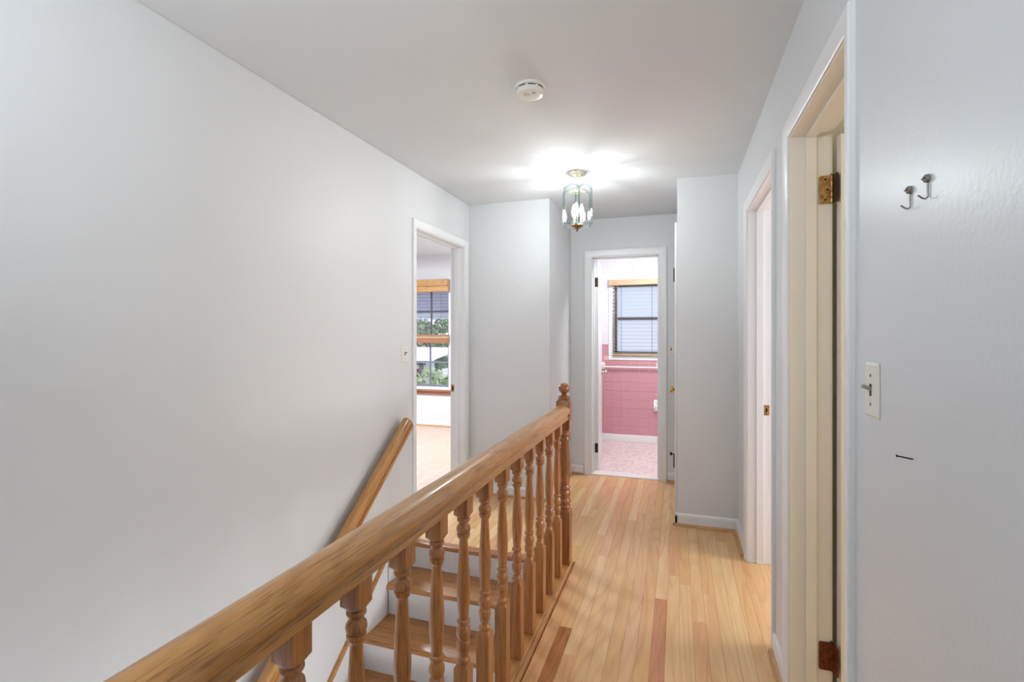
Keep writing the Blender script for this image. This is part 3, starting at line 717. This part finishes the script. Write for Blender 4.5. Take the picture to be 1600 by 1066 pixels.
# ---------------------------------------------------------------- wall hooks and nail
def hook(loc, label, s=1.0):
    r = tag(empty('wall_hook', loc), label, 'hook', 'steel hooks on the right wall')
    # screw head with washer, shank strip down the wall and a prong that juts out and up
    rot = Matrix.Rotation(-PI/2, 4, 'Y')
    MB().lathe([(.001, 0), (.0072, 0), (.0072, .002), (.0064, .0052), (.0035, .0074), (.0005, .0078)], n=16).xf(rot).obj('screw_head', M['steel'], r, smooth=True)
    MB().box(-.0084, -.0066, -.0050, .0050, -.0008, .0008).obj('screw_slot', M['dark'], r)
    MB().tube([(-.001, 0, -.004), (-.0014, 0, -.015), (-.0014, 0, -.030), (-.003, 0, -.0325), (-.005, 0, -.0330), (-.009, .0, -.0310), (-.0145, 0, -.0265)], .0015, 8).obj('hook_wire', M['steel'], r, smooth=True)
    return r
hook((XR-.0008, 1.050, 1.583), 'left and lower of the two small steel hooks on the right wall')
hook((XR-.0008, .985, 1.584), 'right and upper of the two small steel hooks on the right wall')
nl = tag(empty('nail', (XR, 1.045, 1.112)), 'black nail sticking out of the right wall below the switch', 'nail')
MB().tube([(.004, -.002, -.001), (-.010, 0, .001), (-.022, .002, .003)], .0013, 8).obj('shank', M['black'], nl, smooth=True)
MB().lathe([(.0024, 0), (.0024, .0012)], n=12).xf(Matrix.Translation((-.022, .002, .003)) @ Matrix.Rotation(-PI/2, 4, 'Y')).obj('nail_head', M['black'], nl)

# ---------------------------------------------------------------- bathroom fittings
win = struct(empty('window_1', (-.33, BY+.07, 1.062)), 'bathroom window with frosted panes and white surround')
def wv(mb, nm, m, root, **k): return mb.xf(Matrix.Translation(-root.location)).obj(nm, m, root, **k)
wv(MB().box(-.813, .155, BY-.018, BY+.0, 1.007, 1.062, bev=.003).box(-.813, -.758, BY-.014, BY, 1.062, 2.01, bev=.003).box(.10, .155, BY-.014, BY, 1.062, 2.01, bev=.003).box(-.758, .10, BY-.014, BY, 1.955, 2.01, bev=.003), 'window_casing', M['trim'], win)
wv(MB().box(-.758, -.745, BY, BY+.12, 1.062, 1.96).box(.087, .10, BY, BY+.12, 1.062, 1.96).box(-.745, .087, BY, BY+.12, 1.062, 1.075).box(-.745, .087, BY, BY+.12, 1.947, 1.96), 'window_frame', M['trim'], win)
wv(MB().box(-.745, -.715, BY+.065, BY+.10, 1.075, 1.947).box(.057, .087, BY+.065, BY+.10, 1.075, 1.947).box(-.715, .057, BY+.065, BY+.10, 1.505, 1.537).box(-.715, .057, BY+.065, BY+.10, 1.075, 1.11).box(-.715, .057, BY+.065, BY+.10, 1.915, 1.947), 'sash', M['sash'], win)
for z0, z1 in ((1.11, 1.505), (1.537, 1.915)): wv(MB().box(-.715, .057, BY+.080, BY+.084, z0, z1), 'pane', M['frost'], win)
bl = tag(empty('window_blind', (-.33, BY-.03, 1.99)), 'tan wooden slat blind over the pink-tiled bathroom window', 'blind')
wv(MB().box(-.805, .145, BY-.075, BY-.016, 1.928, 1.998, bev=.006), 'valance', M['tan'], bl)
z = 1.905; k = 0; sl0 = None
while z > 1.12:
    if sl0 is None:
        sl0 = MB().box(-.43, .43, -.025, .025, -.0013, .0013).obj('slat', M['slat'], bl); o = sl0
    else: o = sl0.copy(); C.objects.link(o); o.parent = bl
    o.location = (0, .0, z-1.99); o.rotation_euler = (math.radians(3), 0, 0)
    z -= .0455; k += 1
for z in (1.098, 1.090): 
    o = sl0.copy(); C.objects.link(o); o.parent = bl; o.location = (0, 0, z-1.99)
wv(MB().box(-.76, .10, BY-.052, BY-.018, 1.066, 1.086, bev=.004), 'bottom_rail', M['tan'], bl)
for xx in (-.655, -.29, .0):
    for yy in (-.004, -.056): wv(MB().box(xx-.0012, xx+.0012, BY+yy-.001, BY+yy+.001, 1.08, 1.93), 'ladder_cord', M['cord'], bl)
wv(MB().tube([(-.70, BY-.062, 1.93), (-.70, BY-.062, 1.13)], .004), 'tilt_wand', M['slat'], bl, smooth=True)
# towel bar
tb = tag(empty('towel_bar', (-.5, BY, .93)), 'white ceramic towel bar on pink tile below the window', 'towel bar')
def bracket_mesh():
    return MB().rings([[(a*s_, y, b_*s_) for a, b_ in ((-.032, -.045), (.032, -.045), (.032, .045), (-.032, .045))] for y, s_ in ((-.010, 1), (-.018, .96), (-.030, .62), (-.055, .52), (-.062, .45))])
for xx in (-.39, .29):
    bracket_mesh().obj('bracket', M['ceramic'], tb, smooth=False, loc=(xx, 0, .0))
MB().tube([(-.39, -.048, -.008), (.29, -.048, -.008)], .009, 12).obj('bar', M['ceramic'], tb, smooth=True)
tp = tag(empty('paper_holder', (-.215, BY, .46)), 'white ceramic paper holder low on the pink tile at the doorway edge', 'paper holder')
MB().rings([[(a*s_, y, b_*s_) for a, b_ in ((-.055, -.07), (.055, -.07), (.055, .07), (-.055, .07))] for y, s_ in ((-.010, 1), (-.022, .97), (-.026, .9))]).obj('back_plate', M['ceramic'], tp)
for s_ in (-1, 1):
    MB().rings([[(s_*.044+a, y, b_*k_) for a, b_ in ((-.008, -.055), (.008, -.055), (.008, .055), (-.008, .055))] for y, k_ in ((-.022, 1), (-.06, .7), (-.085, .4))]).obj('arm', M['ceramic'], tp)
MB().tube([(-.040, -.07, 0), (.040, -.07, 0)], .010, 12).obj('roller', M['ceramic'], tp, smooth=True)

# ---------------------------------------------------------------- bedroom window
WY = 6.47; wx0, wx1 = -3.98, -3.10
w2 = struct(empty('window_2', (-3.54, WY+.06, .5)), 'bedroom sash window with oak sill seen through the left doorway')
wv(MB().box(wx0, wx0+.03, WY-.012, WY+.12, .53, 2.06).box(wx1, wx1+.02, WY-.002, WY+.12, .53, 2.06).box(wx0+.03, wx1, WY-.002, WY+.12, .53, .565).box(wx0+.03, wx1, WY, WY+.12, 2.03, 2.06), 'window_frame', M['trim'], w2)
wv(MB().box(-4.02, -3.04, WY-.045, WY+.02, .50, .53, bev=.006).box(-4.0, -3.06, WY-.022, WY, .455, .50, bev=.004), 'window_sill', M['bedblind_red'], w2)
fr = MB()
for z0, z1, yy in ((.565, 1.28, WY+.05), (1.26, 2.03, WY+.085)):
    fr.box(wx0+.03, wx0+.065, yy, yy+.03, z0, z1).box(wx1-.035, wx1, yy, yy+.03, z0, z1).box(wx0+.065, wx1-.035, yy, yy+.03, z0, z0+.03).box(wx0+.065, wx1-.035, yy, yy+.03, z1-.03, z1)
wv(fr, 'sash', M['sash'], w2)
mu = MB()
for yy, z0, z1, zm in ((WY+.055, .595, 1.25, .92), (WY+.09, 1.29, 2.0, 1.655)):
    mu.box(wx0+.065, wx1-.035, yy+.001, yy+.02, zm-.013, zm+.013)
    for xx in (-3.725, -3.425): mu.box(xx-.010, xx+.010, yy, yy+.021, z0, z1)
wv(mu, 'muntin', M['sash'], w2)
for yy, zz in ((WY+.064, ((.595, .907), (.933, 1.25))), (WY+.099, ((1.29, 1.642), (1.668, 2.0)))):
    for z0, z1 in zz:
        for x0, x1 in ((wx0+.065, -3.735), (-3.715, -3.435), (-3.415, wx1-.035)):
            wv(MB().box(x0, x1, yy, yy+.003, z0, z1), 'pane', M['pane'], w2)
bb = tag(empty('window_blind', (-3.54, WY-.04, 2.1)), 'honey oak slat blind half lowered over the bedroom window', 'blind')
wv(MB().box(-4.05, -3.078, WY-.085, WY-.012, 2.015, 2.110, bev=.006).box(-4.05, -3.078, WY-.078, WY-.012, 1.932, 2.013, bev=.004), 'valance', M['bedblind'], bb)
z = 1.90; s0 = None
while z > 1.34:
    if s0 is None: s0 = MB().box(-.42, .44, -.024, .024, -.0014, .0014).obj('slat', M['darkslat'], bb); o = s0
    else: o = s0.copy(); C.objects.link(o); o.parent = bb
    o.location = (0, 0, z-2.1); z -= .0462
wv(MB().box(-3.97, -3.082, WY-.066, WY-.014, 1.292, 1.322, bev=.003), 'slat_stack', M['bedblind_red'], bb)
wv(MB().box(-3.97, -3.082, WY-.066, WY-.014, 1.272, 1.290, bev=.003), 'spacer_rail', M['tan'], bb)
wv(MB().box(-3.97, -3.082, WY-.070, WY-.012, 1.198, 1.270, bev=.004), 'bottom_rail', M['bedblind_red'], bb)
for xx in (-3.85, -3.52, -3.19):
    wv(MB().box(xx-.001, xx+.001, WY-.068, WY-.066, 1.29, 1.94), 'ladder_cord', M['cord'], bb)

# ---------------------------------------------------------------- outdoors, seen through the bedroom window
aw = tag(empty('window_awning', (-3.5, 6.62, 2.3)), 'pale metal awning with scalloped edge outside the bedroom window', 'awning')
na = 16
for i in range(na):
    x0 = -4.6 + i*.14
    pr = [(6.62, 2.30), (7.45, 1.70), (7.45, 1.685), (6.62, 2.285)]
    off = .006*(i % 2)
    MB().rings([[(xx, y, z+off) for y, z in pr] for xx in (x0, x0+.145)]).xf(Matrix.Translation((3.5, -6.62, -2.3))).obj('slat', M['alu'], aw)
    sc = [(x0, 1.70), (x0, 1.61)] + [(x0+.07-.07*math.cos(PI*k/6), 1.61-.045*math.sin(PI*k/6)) for k in range(1, 6)] + [(x0+.14, 1.61), (x0+.14, 1.70)]
    MB().rings([[(x_, yy, z_) for x_, z_ in sc] for yy in (7.455, 7.462)]).xf(Matrix.Translation((3.5, -6.62, -2.3))).obj('scallop', M['whitemetal'], aw)
GZ = -3.0
struct(box(-60, 40, 7.5, 90, GZ-.1, GZ).obj('floor_ground', M['lawn']), 'pale ground outside')
hs_ = tag(empty('neighbour_house', (-12, 18, GZ)), 'white-roofed neighbouring house with a porch beyond the bedroom window', 'house')
def hh_(mb, nm, m): return mb.xf(Matrix.Translation((12, -18, -GZ))).obj(nm, m, hs_)
hh_(MB().rings([[(x_, y, z) for y, z in ((15.8, .38), (18.5, .78), (18.5, .70), (15.8, .30))] for x_ in (-20, -8.4)]), 'roof', M['whitemetal'])
for i in range(24):
    hh_(MB().rings([[(x_, y, z) for y, z in ((15.8, .40), (18.5, .80), (18.5, .77), (15.8, .37))] for x_ in (-20+i*.5, -19.97+i*.5)]), 'roof_seam', M['siding'])
hh_(MB().box(-20, -9.4, 18.0, 18.3, GZ, .45), 'wall', M['siding'])
hh_(MB().rings([[(x_, y, z) for y, z in ((18.5, .78), (21.5, .34), (21.5, .26), (18.5, .70))] for x_ in (-20, -8.4)]), 'rear_roof', M['whitemetal'])
for x_ in (-10.6, -13.2): 
    wf = hh_(MB().box(x_, x_+.9, 17.95, 18.0, -1.2, .0), 'window', M['trim'])
    MB().box(x_+.08+12, x_+.82+12, -.08, -.06, -1.12-GZ, -.08-GZ).obj('pane', M['shadeglass'], wf)
for x_ in (-8.75, -9.9, -11.3, -12.8): hh_(MB().box(x_-.07, x_+.07, 15.95, 16.09, GZ, .34), 'post', M['post'])
for z_ in (-.35, -.62, -.9): hh_(MB().box(-20, -8.7, 15.98, 16.05, z_-.03, z_+.03), 'porch_rail', M['post'])
hh_(MB().box(-20, -8.6, 15.95, 16.07, .22, .33), 'porch_beam', M['post'])
def tree(x, y, h, r, m, label, seed, n=2600):
    rnd = random.Random(seed)
    t = tag(empty('tree', (x, y, GZ)), label, 'tree')
    tk = MB().rings([[(rr_*math.cos(2*PI*i/9)+dx, rr_*math.sin(2*PI*i/9), z) for i in range(9)] for rr_, z, dx in ((.20, 0, 0), (.15, h*.3, .08), (.10, h*.6, -.05), (.04, h*.9, .02))])
    for k in range(5):
        a = rnd.uniform(0, 2*PI); z0 = h*rnd.uniform(.35, .6)
        tk.tube([(0, 0, z0), (r*.4*math.cos(a), r*.4*math.sin(a), z0+h*.12), (r*.75*math.cos(a), r*.75*math.sin(a), z0+h*.22)], .045, 6)
    tk.obj('trunk', M['bark'], t)
    cl_ = [(rnd.uniform(-.6, .6)*r, rnd.uniform(-.6, .6)*r, h*rnd.uniform(.45, .95), r*rnd.uniform(.3, .5)) for _ in range(11)]
    b = MB()
    for _ in range(n):
        cx, cy, cz_, cr = rnd.choice(cl_)
        d = Vector((rnd.gauss(0, 1), rnd.gauss(0, 1), rnd.gauss(0, 1))).normalized()*cr*rnd.uniform(.6, 1.05)
        p = Vector((cx, cy, cz_)) + d; u = Vector((rnd.gauss(0, 1), rnd.gauss(0, 1), rnd.gauss(0, .6))).normalized()*.13
        v = u.cross(Vector((rnd.gauss(0, 1), rnd.gauss(0, 1), rnd.gauss(0, 1)))).normalized()*.06
        b.b.faces.new([b.b.verts.new(q) for q in (p-u, p+v, p+u, p-v)])
    me = b.obj('foliage', m, t); tag(me, kind='stuff')
tree(-6.35, 13.3, 3.2, 1.0, M['leaf2'], 'small pale green tree in front of the porch of the house outside', 3, 1500)
tree(-13.6, 26, 5.4, 1.5, M['leaf'], 'dark green tree rising behind the left of the white roof', 5)
tree(-14.6, 31.5, 5.3, 1.5, M['leaf'], 'dark green tree behind the right end of the white roof', 8)
tree(-19.6, 35, 6.2, 2.0, M['leaf2'], 'pale tall tree farthest left behind the white roof', 9)
tree(-6.2, 20, 4.0, 1.1, M['leaf'], 'green tree beside the right end of the neighbouring house', 12)
